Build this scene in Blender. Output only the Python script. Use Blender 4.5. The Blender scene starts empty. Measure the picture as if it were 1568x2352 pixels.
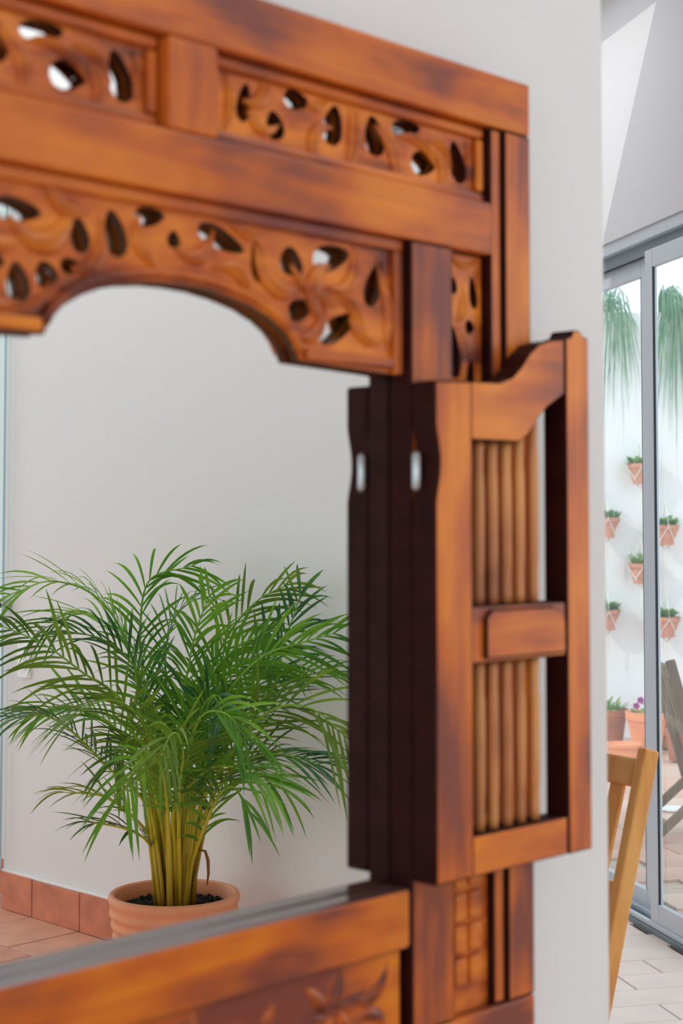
import bpy, bmesh, math, random
from mathutils import Vector, Matrix

random.seed(7)
SC = bpy.context.scene
COL = SC.collection
PI = math.pi

# ------------------------------------------------------------------ camera
cam_d = bpy.data.cameras.new('camera')
cam = bpy.data.objects.new('camera', cam_d)
COL.objects.link(cam)
SC.camera = cam
YAW, PITCH = math.radians(45.35), math.atan(182 / 3610)
cam.location = (0, 0, 1.27)
cam.rotation_euler = (PI / 2 + PITCH, 0, -YAW)
cam_d.sensor_fit = 'VERTICAL'
cam_d.sensor_height = 36.0
cam_d.sensor_width = 24.0
cam_d.lens = 3610 / 2352 * 36.0
cam_d.shift_y = -143 / 2352
cam_d.clip_start = 0.02
cam_d.dof.use_dof = True
cam_d.dof.focus_distance = 4.3
cam_d.dof.aperture_fstop = 5.0

# ------------------------------------------------------------------ world, sun, exposure
w = bpy.data.worlds.new('sky'); SC.world = w
w.use_nodes = True
bg = w.node_tree.nodes['Background']
bg.inputs[0].default_value = (0.90, 0.95, 1.0, 1)
bg.inputs[1].default_value = 1.0

SLA = Vector((4.143, 2.647, 0)); SLD = Vector((0.526, 0.8505, 0)); SLN = Vector((-0.8505, 0.526, 0))
def sl(s, n, z=0.0):                       # along the sliding door wall, n = distance into the room
    return SLA + SLD * s + SLN * n + Vector((0, 0, z))

sun_d = bpy.data.lights.new('sun', 'SUN'); sun = bpy.data.objects.new('sun', sun_d); COL.objects.link(sun)
sun_d.energy = 0.45; sun_d.angle = math.radians(0.53); sun_d.color = (1.0, 0.97, 0.92)
sdir = (SLD * 0.643 - SLN * 1.43 + Vector((0, 0, -1))).normalized()
sun.rotation_euler = sdir.to_track_quat('-Z', 'Y').to_euler()

def portal(name, center, normal, sx, sz):
    d = bpy.data.lights.new(name, 'AREA'); d.shape = 'RECTANGLE'; d.size = sx; d.size_y = sz
    d.cycles.is_portal = True
    o = bpy.data.objects.new(name, d); COL.objects.link(o); o.location = center
    o.rotation_euler = Vector(normal).to_track_quat('-Z', 'Y').to_euler()
portal('added_window_portal', (3.20, 0.15, 1.2), (-1, 0, 0), 1.3, 2.5)  # sky entry at the added plant-wall glazing
portal('added_roof_portal', (2.46, -0.97, 3.3), (0, 0, -1), 1.1, 3.6)  # sky entry at the added opening over the main room
portal('added_left_portal', (-2.7, -1.3, 1.3), (1, 0, 0), 4.0, 2.6)  # sky entry at the glazing added in the left wall
portal('added_back_portal', (1.85, -4.2, 1.3), (0, 1, 0), 2.6, 2.6)  # sky entry at the glazing added in the back wall
portal('door_portal', sl(-0.2, -0.25, 1.1), SLN, 3.4, 2.3)
portal('skylight_portal', sl(0.8, 1.36, 3.3), (0, 0, -1), 2.9, 2.9)

SC.view_settings.view_transform = 'Standard'
SC.view_settings.look = 'None'
SC.view_settings.exposure = 1.22
SC.view_settings.gamma = 1.0
SC.view_settings.use_curve_mapping = False
SC.cycles.use_denoising = True
SC.cycles.max_bounces = 10
SC.cycles.diffuse_bounces = 6
SC.cycles.glossy_bounces = 6
SC.cycles.transparent_max_bounces = 16
SC.cycles.sample_clamp_indirect = 6.0

# ------------------------------------------------------------------ materials
def new_mat(name):
    m = bpy.data.materials.new(name); m.use_nodes = True
    nt = m.node_tree
    return m, nt, nt.nodes['Principled BSDF']
def plain(name, col, rough=0.6, metal=0.0, noise=None, bump=None, spec=0.5, coat=0.0):
    """colour with optional noise variation (scale, amount) and bump (scale, strength)"""
    m, nt, b = new_mat(name)
    b.inputs['Base Color'].default_value = (*col, 1)
    b.inputs['Roughness'].default_value = rough
    b.inputs['Metallic'].default_value = metal
    b.inputs['Specular IOR Level'].default_value = spec
    b.inputs['Coat Weight'].default_value = coat
    tc = nt.nodes.new('ShaderNodeTexCoord')
    if noise:
        n = nt.nodes.new('ShaderNodeTexNoise'); n.inputs['Scale'].default_value = noise[0]; n.inputs['Detail'].default_value = 5
        nt.links.new(tc.outputs['Object'], n.inputs['Vector'])
        r = nt.nodes.new('ShaderNodeValToRGB')
        a = noise[1]
        r.color_ramp.elements[0].position = 0.3; r.color_ramp.elements[1].position = 0.7
        r.color_ramp.elements[0].color = (*[c * (1 - a) for c in col], 1)
        r.color_ramp.elements[1].color = (*[min(1, c * (1 + a)) for c in col], 1)
        nt.links.new(n.outputs[0], r.inputs[0]); nt.links.new(r.outputs[0], b.inputs['Base Color'])
    if bump:
        n2 = nt.nodes.new('ShaderNodeTexNoise'); n2.inputs['Scale'].default_value = bump[0]; n2.inputs['Detail'].default_value = 6
        nt.links.new(tc.outputs['Object'], n2.inputs['Vector'])
        bp = nt.nodes.new('ShaderNodeBump'); bp.inputs['Strength'].default_value = bump[1]; bp.inputs['Distance'].default_value = 0.01
        nt.links.new(n2.outputs[0], bp.inputs['Height']); nt.links.new(bp.outputs[0], b.inputs['Normal'])
    return m
def wood(name, axis, dark, mid, pale, rough=0.30, blotch=6.0, coat=0.0):
    m, nt, b = new_mat(name)
    tc = nt.nodes.new('ShaderNodeTexCoord')
    mp = nt.nodes.new('ShaderNodeMapping')
    s = [42.0, 42.0, 42.0]; s[axis] = 3.5
    mp.inputs['Scale'].default_value = s
    nt.links.new(tc.outputs['Object'], mp.inputs['Vector'])
    g = nt.nodes.new('ShaderNodeTexNoise'); g.inputs['Scale'].default_value = 1.0; g.inputs['Detail'].default_value = 6; g.inputs['Distortion'].default_value = 0.6
    nt.links.new(mp.outputs[0], g.inputs['Vector'])
    mp2 = nt.nodes.new('ShaderNodeMapping'); s2 = [1.6, 1.6, 1.6]; s2[axis] = 0.8
    mp2.inputs['Scale'].default_value = s2; nt.links.new(tc.outputs['Object'], mp2.inputs['Vector'])
    n = nt.nodes.new('ShaderNodeTexNoise'); n.inputs['Scale'].default_value = blotch; n.inputs['Detail'].default_value = 3
    nt.links.new(mp2.outputs[0], n.inputs['Vector'])
    mx = nt.nodes.new('ShaderNodeMix'); mx.data_type = 'FLOAT'; mx.inputs[0].default_value = 0.68
    nt.links.new(g.outputs[0], mx.inputs[2]); nt.links.new(n.outputs[0], mx.inputs[3])
    r = nt.nodes.new('ShaderNodeValToRGB'); cr = r.color_ramp
    cr.elements[0].position = 0.37; cr.elements[0].color = (*dark, 1)
    cr.elements[1].position = 0.63; cr.elements[1].color = (*pale, 1)  # ramp ends are the wood's own stain tones, mixed at random
    e = cr.elements.new(0.49); e.color = (*mid, 1)
    nt.links.new(mx.outputs[0], r.inputs[0]); nt.links.new(r.outputs[0], b.inputs['Base Color'])
    b.inputs['Roughness'].default_value = rough; b.inputs['Specular IOR Level'].default_value = 0.36
    b.inputs['Coat Weight'].default_value = coat; b.inputs['Coat Roughness'].default_value = 0.25
    bp = nt.nodes.new('ShaderNodeBump'); bp.inputs['Strength'].default_value = 0.15; bp.inputs['Distance'].default_value = 0.003
    nt.links.new(g.outputs[0], bp.inputs['Height']); nt.links.new(bp.outputs[0], b.inputs['Normal'])
    return m
WD = ((0.23, 0.055, 0.036), (0.57, 0.125, 0.016), (0.80, 0.235, 0.016))
M = {}
M['wood_x'] = wood('stained_wood_horizontal', 0, *WD)
M['wood_z'] = wood('stained_wood_vertical', 2, *WD)
M['carved'] = wood('carved_wood', 0, (0.16, 0.03, 0.014), (0.55, 0.115, 0.014), (0.82, 0.240, 0.020), blotch=14)
M['spindle'] = wood('pale_spindle_wood', 2, (0.25, 0.085, 0.035), (0.58, 0.22, 0.075), (0.78, 0.36, 0.11))
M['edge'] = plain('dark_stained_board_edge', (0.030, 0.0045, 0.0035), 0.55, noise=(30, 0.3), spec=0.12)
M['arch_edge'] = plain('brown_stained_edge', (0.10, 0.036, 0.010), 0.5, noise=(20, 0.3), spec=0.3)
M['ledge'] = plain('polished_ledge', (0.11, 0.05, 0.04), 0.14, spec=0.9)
M['back'] = plain('backboard', (0.05, 0.03, 0.02), 0.8)
m, nt, b = new_mat('silvered_mirror'); b.inputs['Metallic'].default_value = 1; b.inputs['Roughness'].default_value = 0.0
b.inputs['Base Color'].default_value = (0.93, 0.94, 0.935, 1); M['mirror'] = m
M['wall'] = plain('white_plaster', (0.82, 0.81, 0.815), 0.85, bump=(60, 0.06), spec=0.2)
M['patio_wall'] = plain('white_lime_wash', (0.86, 0.87, 0.88), 0.9, noise=(2.0, 0.03), bump=(25, 0.15), spec=0.1)
M['dark_wall'] = plain('dark_bookcase_wall', (0.06, 0.045, 0.04), 0.8, noise=(3, 0.2))
M['ceil'] = plain('white_ceiling', (0.84, 0.84, 0.84), 0.9)
M['tile'] = plain('terracotta_tile', (0.62, 0.27, 0.17), 0.42, noise=(9, 0.16), bump=(120, 0.05))
M['tile2'] = plain('terracotta_tile_pale', (0.66, 0.33, 0.22), 0.42, noise=(9, 0.14), bump=(120, 0.05))
M['skirt'] = plain('terracotta_skirting', (0.60, 0.20, 0.11), 0.5, noise=(14, 0.2), bump=(120, 0.05))
M['paver'] = plain('pale_clay_paver', (0.90, 0.765, 0.69), 0.34, noise=(6, 0.05), bump=(90, 0.05))
M['paver2'] = plain('pale_clay_paver_pink', (0.90, 0.74, 0.655), 0.34, noise=(6, 0.06), bump=(90, 0.05))
M['patio_paver'] = plain('patio_paver', (0.66, 0.47, 0.38), 0.6, noise=(3, 0.14))
M['patio_paver2'] = plain('patio_paver_red', (0.62, 0.38, 0.29), 0.6, noise=(3, 0.16))
M['grout'] = plain('sandy_grout', (0.55, 0.42, 0.34), 0.9, noise=(30, 0.15))
M['mortar'] = plain('white_mortar', (0.80, 0.77, 0.74), 0.9)
M['alu'] = plain('grey_aluminium', (0.70, 0.76, 0.82), 0.42, metal=0.25)
M['alu_sill'] = plain('slate_aluminium', (0.24, 0.29, 0.33), 0.4, metal=0.3)
M['alu_dark'] = plain('dark_rubber_gasket', (0.03, 0.035, 0.045), 0.6)
M['steel'] = plain('brushed_steel', (0.55, 0.56, 0.58), 0.3, metal=0.9)
M['pot'] = plain('terracotta_pot', (0.84, 0.33, 0.165), 0.62, noise=(8, 0.1), bump=(90, 0.06))
M['wall_pot'] = plain('faded_terracotta', (0.62, 0.28, 0.19), 0.75, noise=(14, 0.2))
M['oldpot'] = plain('weathered_pot', (0.40, 0.15, 0.08), 0.8, noise=(12, 0.35))
M['stonepot'] = plain('stone_planter', (0.36, 0.22, 0.15), 0.85, noise=(14, 0.4), bump=(30, 0.4))
M['soil'] = plain('potting_soil', (0.022, 0.014, 0.010), 0.95, noise=(70, 0.6), bump=(90, 0.9))
M['cord'] = plain('white_cotton_cord', (0.80, 0.77, 0.71), 0.9)
M['plastic'] = plain('white_plastic', (0.85, 0.85, 0.85), 0.35)
M['teak'] = wood('oiled_teak', 2, (0.68, 0.28, 0.075), (0.84, 0.37, 0.10), (0.90, 0.45, 0.14), rough=0.45, coat=0.0)
M['grey_teak'] = wood('weathered_teak', 2, (0.17, 0.12, 0.07), (0.25, 0.18, 0.11), (0.32, 0.24, 0.16), rough=0.8, coat=0.0)
M['magenta'] = plain('magenta_petal', (0.45, 0.04, 0.33), 0.6)

def leaf_mat(name, c1, c2, c3, scale=2.5, trans=0.35):
    m, nt, b = new_mat(name)
    tc = nt.nodes.new('ShaderNodeTexCoord')
    n = nt.nodes.new('ShaderNodeTexNoise'); n.inputs['Scale'].default_value = scale; n.inputs['Detail'].default_value = 2
    nt.links.new(tc.outputs['Object'], n.inputs['Vector'])
    r = nt.nodes.new('ShaderNodeValToRGB'); cr = r.color_ramp
    cr.elements[0].position = 0.32; cr.elements[0].color = (*c1, 1)
    cr.elements[1].position = 0.70; cr.elements[1].color = (*c3, 1)
    e = cr.elements.new(0.5); e.color = (*c2, 1)
    nt.links.new(n.outputs[0], r.inputs[0]); nt.links.new(r.outputs[0], b.inputs['Base Color'])
    b.inputs['Roughness'].default_value = 0.36
    tr = nt.nodes.new('ShaderNodeBsdfTranslucent'); nt.links.new(r.outputs[0], tr.inputs[0])
    mx = nt.nodes.new('ShaderNodeMixShader'); mx.inputs[0].default_value = trans
    nt.links.new(b.outputs[0], mx.inputs[1]); nt.links.new(tr.outputs[0], mx.inputs[2])
    nt.links.new(mx.outputs[0], nt.nodes['Material Output'].inputs[0])
    return m
M['palm'] = leaf_mat('palm_leaflet', (0.05, 0.17, 0.02), (0.12, 0.33, 0.022), (0.24, 0.48, 0.03), 6.0)
M['palm_olive'] = leaf_mat('palm_leaflet_olive', (0.07, 0.15, 0.02), (0.16, 0.28, 0.025), (0.27, 0.40, 0.035), 6.0)
M['palm_blue'] = leaf_mat('palm_leaflet_blue_green', (0.03, 0.11, 0.045), (0.06, 0.20, 0.06), (0.13, 0.32, 0.07), 6.0)
M['foliage'] = leaf_mat('small_foliage', (0.09, 0.26, 0.07), (0.16, 0.36, 0.09), (0.28, 0.45, 0.12), 9.0)
M['droop'] = leaf_mat('trailing_leaf', (0.12, 0.28, 0.16), (0.18, 0.36, 0.22), (0.28, 0.46, 0.28), 5.0)
M['dry'] = leaf_mat('dry_leaf', (0.35, 0.13, 0.03), (0.45, 0.18, 0.04), (0.5, 0.22, 0.05))
# palm stems: yellow cane at the foot, green further up
m, nt, b = new_mat('palm_cane'); tc = nt.nodes.new('ShaderNodeTexCoord'); sp = nt.nodes.new('ShaderNodeSeparateXYZ')
nt.links.new(tc.outputs['Object'], sp.inputs[0])
mr = nt.nodes.new('ShaderNodeMapRange'); mr.inputs[1].default_value = 0.28; mr.inputs[2].default_value = 0.95
nt.links.new(sp.outputs['Z'], mr.inputs[0])
r = nt.nodes.new('ShaderNodeValToRGB'); cr = r.color_ramp
cr.elements[0].color = (0.42, 0.25, 0.02, 1); cr.elements[1].color = (0.16, 0.36, 0.03, 1)
e = cr.elements.new(0.3); e.color = (0.62, 0.50, 0.03, 1); e = cr.elements.new(0.55); e.color = (0.36, 0.52, 0.04, 1)
nt.links.new(mr.outputs[0], r.inputs[0]); nt.links.new(r.outputs[0], b.inputs['Base Color']); b.inputs['Roughness'].default_value = 0.35
M['cane'] = m
# clear glass: straight-through with fresnel sheen
def glass_mat(name, tint):
    m = bpy.data.materials.new(name); m.use_nodes = True; nt = m.node_tree; nt.nodes.clear()
    out = nt.nodes.new('ShaderNodeOutputMaterial'); tr = nt.nodes.new('ShaderNodeBsdfTransparent'); gl = nt.nodes.new('ShaderNodeBsdfGlossy')
    tr.inputs[0].default_value = (*tint, 1); gl.inputs['Roughness'].default_value = 0.0; gl.inputs[0].default_value = (0.9, 0.95, 1, 1)
    lw = nt.nodes.new('ShaderNodeLayerWeight'); lw.inputs[0].default_value = 0.5      # facing = 1 - cos, same on both faces
    pwr = nt.nodes.new('ShaderNodeMath'); pwr.operation = 'POWER'; pwr.inputs[1].default_value = 5.0
    nt.links.new(lw.outputs['Facing'], pwr.inputs[0])
    fr = nt.nodes.new('ShaderNodeMath'); fr.operation = 'MULTIPLY_ADD'; fr.inputs[1].default_value = 0.96; fr.inputs[2].default_value = 0.04
    nt.links.new(pwr.outputs[0], fr.inputs[0])
    mx = nt.nodes.new('ShaderNodeMixShader'); nt.links.new(fr.outputs[0], mx.inputs[0])
    nt.links.new(tr.outputs[0], mx.inputs[1]); nt.links.new(gl.outputs[0], mx.inputs[2]); nt.links.new(mx.outputs[0], out.inputs[0])
    return m
M['glass'] = glass_mat('clear_glass', (0.95, 0.98, 0.97))
M['door_glass'] = glass_mat('tinted_door_glass', (0.82, 0.86, 0.87))
M['glass_edge'] = plain('blue_glass_edge', (0.45, 0.62, 0.72), 0.2)

# ------------------------------------------------------------------ helpers
def link(name, me, mat=None, parent=None):
    o = bpy.data.objects.new(name, me); COL.objects.link(o)
    if mat is not None and not me.materials: me.materials.append(mat)
    if parent is not None:
        o.parent = parent
        p = parent; mw = Matrix.Identity(4)
        chain = []
        while p is not None: chain.append(p); p = p.parent
        for q in reversed(chain):
            mw = mw @ q.matrix_parent_inverse @ Matrix.LocRotScale(q.location, q.rotation_euler, q.scale)
        o.matrix_parent_inverse = mw.inverted()
    return o
def fin(name, bm, mat, parent=None, smooth=False, bevel=0.0, segs=1, recalc=True):
    if recalc: bmesh.ops.recalc_face_normals(bm, faces=bm.faces)
    if bevel:
        es = [e for e in bm.edges if len(e.link_faces) == 2 and e.calc_face_angle(0) > 0.5]
        bmesh.ops.bevel(bm, geom=es, offset=bevel, segments=segs, affect='EDGES', profile=0.5)
    me = bpy.data.meshes.new(name); bm.to_mesh(me); bm.free()
    if smooth:
        for p in me.polygons: p.use_smooth = True
    return link(name, me, mat, parent)
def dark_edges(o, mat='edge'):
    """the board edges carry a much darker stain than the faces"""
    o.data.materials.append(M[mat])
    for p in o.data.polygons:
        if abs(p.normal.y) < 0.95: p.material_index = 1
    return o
def tag(o, label=None, cat=None, group=None, kind=None):
    if label: o['label'] = label
    if cat: o['category'] = cat
    if group: o['group'] = group
    if kind: o['kind'] = kind
    return o
def empty(name, loc):
    o = bpy.data.objects.new(name, None); COL.objects.link(o); o.location = loc; o.empty_display_size = 0.05
    return o
def V(*a): return Vector(a)
def bbox(bm, x0, x1, y0, y1, z0, z1):
    vs = [bm.verts.new((x, y, z)) for x in (x0, x1) for y in (y0, y1) for z in (z0, z1)]
    for f in ((0, 1, 3, 2), (4, 6, 7, 5), (0, 4, 5, 1), (2, 3, 7, 6), (0, 2, 6, 4), (1, 5, 7, 3)):
        bm.faces.new([vs[i] for i in f])
    return vs
def box(name, x0, x1, y0, y1, z0, z1, mat, parent=None, bevel=0.0, segs=1):
    bm = bmesh.new(); bbox(bm, min(x0, x1), max(x0, x1), y0, y1, z0, z1)
    return fin(name, bm, mat, parent, bevel=bevel, segs=segs)
def slab_bm(bm, P, s0, s1, n0, n1, z0, z1):
    """box in a rotated frame; P(s, n, z) -> point"""
    vs = [bm.verts.new(P(s, n, z)) for s in (s0, s1) for n in (n0, n1) for z in (z0, z1)]
    for f in ((0, 1, 3, 2), (4, 6, 7, 5), (0, 4, 5, 1), (2, 3, 7, 6), (0, 2, 6, 4), (1, 5, 7, 3)):
        bm.faces.new([vs[i] for i in f])
def slab(name, P, s0, s1, n0, n1, z0, z1, mat, parent=None, bevel=0.0):
    bm = bmesh.new(); slab_bm(bm, P, s0, s1, n0, n1, z0, z1)
    return fin(name, bm, mat, parent, bevel=bevel)
def prism(bm, pts, y0, y1):
    a = [bm.verts.new((x, y0, z)) for x, z in pts]; b_ = [bm.verts.new((x, y1, z)) for x, z in pts]
    bm.faces.new(a); bm.faces.new(b_[::-1])
    n = len(pts)
    for i in range(n): bm.faces.new((a[i], b_[i], b_[(i + 1) % n], a[(i + 1) % n]))
def tube(bm, pts, rad, n=6, cap=True):
    pts = [Vector(p) for p in pts]; rings = []
    up = Vector((0.31, 0.17, 0.93))
    for i, p in enumerate(pts):
        t = (pts[min(i + 1, len(pts) - 1)] - pts[max(i - 1, 0)]).normalized()
        s = t.cross(up)
        if s.length < 1e-3: s = t.cross(Vector((1, 0, 0)))
        s.normalize(); u = s.cross(t)
        r_ = rad[i] if isinstance(rad, (list, tuple)) else rad
        rings.append([bm.verts.new(p + (s * math.cos(2 * PI * k / n) + u * math.sin(2 * PI * k / n)) * r_) for k in range(n)])
    for a, b_ in zip(rings, rings[1:]):
        for k in range(n): bm.faces.new((a[k], a[(k + 1) % n], b_[(k + 1) % n], b_[k]))
    if cap: bm.faces.new(rings[0][::-1]); bm.faces.new(rings[-1])
def lathe(bm, prof, c, n=32, close=False):
    rings = []
    for r_, z in prof:
        if r_ < 1e-6: rings.append([bm.verts.new((c[0], c[1], c[2] + z))])
        else: rings.append([bm.verts.new((c[0] + r_ * math.cos(2 * PI * k / n), c[1] + r_ * math.sin(2 * PI * k / n), c[2] + z)) for k in range(n)])
    prs = list(zip(rings, rings[1:]))
    if close: prs.append((rings[-1], rings[0]))
    for a, b_ in prs:
        for k in range(n):
            q = [a[k % len(a)], a[(k + 1) % len(a)], b_[(k + 1) % len(b_)], b_[k % len(b_)]]
            q2 = []
            for v in q:
                if v not in q2: q2.append(v)
            if len(q2) > 2: bm.faces.new(q2)
def beam(bm, p, q, wid, dep, side):
    """bar from p to q; side = direction of its width"""
    p, q = Vector(p), Vector(q); t = (q - p).normalized(); s = Vector(side).normalized(); d = t.cross(s).normalized(); s = d.cross(t)
    vs = [bm.verts.new(e + s * (wid / 2 * i) + d * (dep / 2 * j)) for e in (p, q) for i in (-1, 1) for j in (-1, 1)]
    for f in ((0, 1, 3, 2), (4, 6, 7, 5), (0, 4, 5, 1), (2, 3, 7, 6), (0, 2, 6, 4), (1, 5, 7, 3)):
        bm.faces.new([vs[i] for i in f])
def cut_sheet(name, outer, holes, y0, y1, mat, parent=None, edge=0.0012):
    """board with fretwork holes: outlines in (x, z), thickness along y"""
    cu = bpy.data.curves.new(name, 'CURVE'); cu.dimensions = '2D'; cu.fill_mode = 'BOTH'
    for pts in [outer] + holes:
        s = cu.splines.new('POLY'); s.points.add(len(pts) - 1)
        for p, (x, z) in zip(s.points, pts): p.co = (x, z, 0, 1)
        s.use_cyclic_u = True
    cu.extrude = (y1 - y0) / 2 - edge; cu.bevel_depth = edge; cu.offset = -edge; cu.bevel_resolution = 0
    tmp = bpy.data.objects.new('tmp', cu); COL.objects.link(tmp)
    dg = bpy.context.evaluated_depsgraph_get()
    me = bpy.data.meshes.new_from_object(tmp.evaluated_get(dg))
    bpy.data.objects.remove(tmp)
    for v in me.vertices:
        x, z, d = v.co; v.co = (x, (y0 + y1) / 2 - d, z)
    me.name = name; me.materials.clear()
    o = link(name, me, mat, parent)
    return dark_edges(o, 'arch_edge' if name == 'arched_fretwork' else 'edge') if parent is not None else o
def blob(cx, cz, rx, rz, ang, n=12, pinch=0.35):
    """teardrop hole outline"""
    a = math.radians(ang); out = []
    for k in range(n):
        t = 2 * PI * k / n
        x, z = math.cos(t), math.sin(t)
        if rz > rx: x *= 1 - pinch * z
        else: z *= 1 - pinch * x
        x *= rx; z *= rz
        out.append((cx + x * math.cos(a) - z * math.sin(a), cz + x * math.sin(a) + z * math.cos(a)))
    return out
def carved_leaf(parent, cx, cz, L, W, ang, bend, y, h, mat):
    """raised leaf with a centre ridge, lying on a panel front at y"""
    bm = bmesh.new(); N = 7; rows = []
    a = math.radians(ang)
    for i in range(N + 1):
        s = i / N; wv = W * math.sin(PI * min(1, s * 0.93 + 0.05)) ** 0.8
        th = a + bend * (s - 0.5)
        px = cx + (s - 0.5) * L * math.cos(th); pz = cz + (s - 0.5) * L * math.sin(th) + bend * L * 0.25 * (s - 0.5) ** 2
        nx, nz = -math.sin(th), math.cos(th)
        prof = ((-1, 0), (-0.55, 0.7), (-0.1, 0.55), (0.0, 1.0), (0.1, 0.55), (0.55, 0.7), (1, 0))
        rows.append([bm.verts.new((px + nx * wv * u / 2, y + 0.0015 - (h * e + 0.0) * (0.4 + 0.6 * math.sin(PI * min(1, s + .1))) - 0.0, pz + nz * wv * u / 2)) for u, e in prof])
    for r0, r1 in zip(rows, rows[1:]):
        for k in range(6): bm.faces.new((r0[k], r0[k + 1], r1[k + 1], r1[k]))
    bk0 = [r_[0] for r_ in rows] + [r_[6] for r_ in rows[::-1]]
    bm.faces.new(bk0)
    return fin('carved_leaf', bm, mat, parent, smooth=True)

# ------------------------------------------------------------------ the house: walls, floor, ceiling
YM, YF, YS = 1.200, 1.167, 1.1316            # mirror plane, frame face, face of the open shutters
CX = 0.976                                    # centre of the mirror
CEIL = 3.1

floor = box('floor', -2.6, 5.3, -4.1, 4.3, -0.12, -0.012, M['grout']); tag(floor, kind='structure')
wm = box('wall_mirror_side', -2.5, 1.73, 1.215, 1.36, -0.02, CEIL, M['wall'], bevel=0.004); tag(wm, kind='structure')
wp = empty('wall_plant_side', (3.01, -0.7, 0)); tag(wp, kind='structure')
box('wall_section', 3.01, 3.19, -2.17, -0.45, -0.02, CEIL, M['wall'], wp)
box('wall_section', 3.01, 3.19, 0.75, 0.86, -0.02, CEIL, M['wall'], wp)
box('wall_section', 3.01, 3.19, -0.45, 0.75, 2.35, CEIL, M['wall'], wp)
wr = box('wall_recess', 3.12, 3.19, -4.0, -2.17, -0.02, CEIL, M['wall']); tag(wr, kind='structure')
wl = empty('wall_left', (-2.55, 0, 0)); tag(wl, kind='structure')
box('wall_section', -2.6, -2.5, 0.6, 4.2, -0.02, CEIL, M['wall'], wl)
box('wall_section', -2.6, -2.5, -4.0, -3.2, -0.02, CEIL, M['wall'], wl)
box('wall_section', -2.6, -2.5, -3.2, 0.6, 2.55, CEIL, M['wall'], wl)
wt = empty('added_window_3', (-2.55, -1.3, 0)); tag(wt, kind='structure')  # unseen glazing added to light the plant wall from the left
for y0, y1, z0, z1 in ((-3.2, -3.14, 0, 2.55), (0.54, 0.6, 0, 2.55), (-3.14, 0.54, 2.49, 2.55), (-3.14, 0.54, 0.0, 0.06), (-1.92, -1.86, 0.06, 2.49), (-0.70, -0.64, 0.06, 2.49)):
    box('added_window_frame', -2.58, -2.53, y0, y1, z0, z1, M['alu'], wt, bevel=0.002)
for y0, y1 in ((-3.14, -1.92), (-1.86, -0.70), (-0.64, 0.54)):
    box('pane', -2.558, -2.552, y0, y1, 0.06, 2.49, M['glass'], wt)
wb = empty('wall_back', (0, -4.0, 0)); tag(wb, kind='structure')
box('wall_section', -2.5, 0.6, -4.1, -4.0, -0.02, CEIL, M['wall'], wb)
box('wall_section', 0.6, 3.19, -4.1, -4.0, 2.55, CEIL, M['wall'], wb)
wf = box('wall_far', -2.5, 5.2, 4.15, 4.25, -0.02, CEIL, M['wall']); tag(wf, kind='structure')
ws = empty('wall_sliding_door', sl(0, 0)); tag(ws, kind='structure')
slab('wall_section', sl, -2.12, 1.78, -0.2, 0.0, 2.244, 6.0, M['wall'], ws)  # carried up unseen above the ceiling to keep sun off the patio
slab('wall_section', sl, -2.12, -1.9, -0.2, 0.0, -0.02, 2.244, M['wall'], ws)
slab('wall_section', sl, 1.5, 1.78, -0.2, 0.0, -0.02, 2.244, M['wall'], ws)
# ceiling with the skylight opening near the sliding door
outer = [(-2.6, -4.1), (3.19, -4.1), (3.19, 0.80)] + [tuple(sl(1.75, 0.0)[:2]), (5.2, 4.25), (-2.6, 4.25)]
hole = [tuple(sl(s, n)[:2]) for s, n in ((0.0, 0.221), (1.6, 0.221), (1.6, 2.50), (0.0, 2.50))]
added_hole = [(2.00, -2.7), (2.92, -2.7), (2.92, 0.75), (2.00, 0.75)]  # unseen roof opening added over the main room for more daylight
ce = cut_sheet('ceiling', outer, [hole, added_hole], 0, 0.03, M['ceil'], edge=0.0)
me = ce.data
for v in me.vertices:
    x, y, z = v.co; v.co = (x, z, CEIL + y)
tag(ce, kind='structure')

# floor tiles of the main room (seen in the mirror at the foot of the plant wall)
def tile_mesh(lx, ly, h=0.012):
    bm = bmesh.new(); bbox(bm, -lx / 2, lx / 2, -ly / 2, ly / 2, -h, 0)
    bmesh.ops.bevel(bm, geom=[e for e in bm.edges if all(v.co.z > -1e-4 for v in e.verts)], offset=0.002, segments=1, affect='EDGES')
    me = bpy.data.meshes.new('tile'); bm.to_mesh(me); bm.free(); return me
def lay(parent, me, mats, loc, rz):
    o = bpy.data.objects.new('tile', me); COL.objects.link(o)
    if not me.materials: me.materials.append(mats[0])
    o.parent = parent; o.matrix_parent_inverse = Matrix.Translation(-parent.location)
    o.location = loc; o.rotation_euler = (0, 0, rz)
    return o
tm = [tile_mesh(0.255, 0.255) for _ in range(2)]
tm[0].materials.append(M['tile']); tm[1].materials.append(M['tile2'])
x = 3.0 - 0.13
i = 0
while x > 0.4:
    y = -0.30 + (0.13 if i % 2 else 0)
    while y > -3.3:
        lay(floor, tm[random.random() < 0.45], None, (x, y, random.uniform(-0.001, 0.0005)), 0); y -= 0.26
    x -= 0.26; i += 1
# narrow clay pavers between the partition and the sliding door
pm = [tile_mesh(0.276, 0.132) for _ in range(2)]
pm[0].materials.append(M['paver']); pm[1].materials.append(M['paver2'])
ang = math.atan2(SLN.y, SLN.x)
s = -1.9; k = 0
while s < 1.5:
    n = 0.02 + (0.0 if k % 2 else 0.14)
    while n < 1.7:
        p = sl(s, n)
        if p.y > 1.0 and p.x > 1.75:
            lay(floor, pm[random.random() < 0.4], None, (p.x, p.y, random.uniform(-0.001, 0.0005)), ang)
        n += 0.28
    s += 0.136; k += 1

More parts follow.
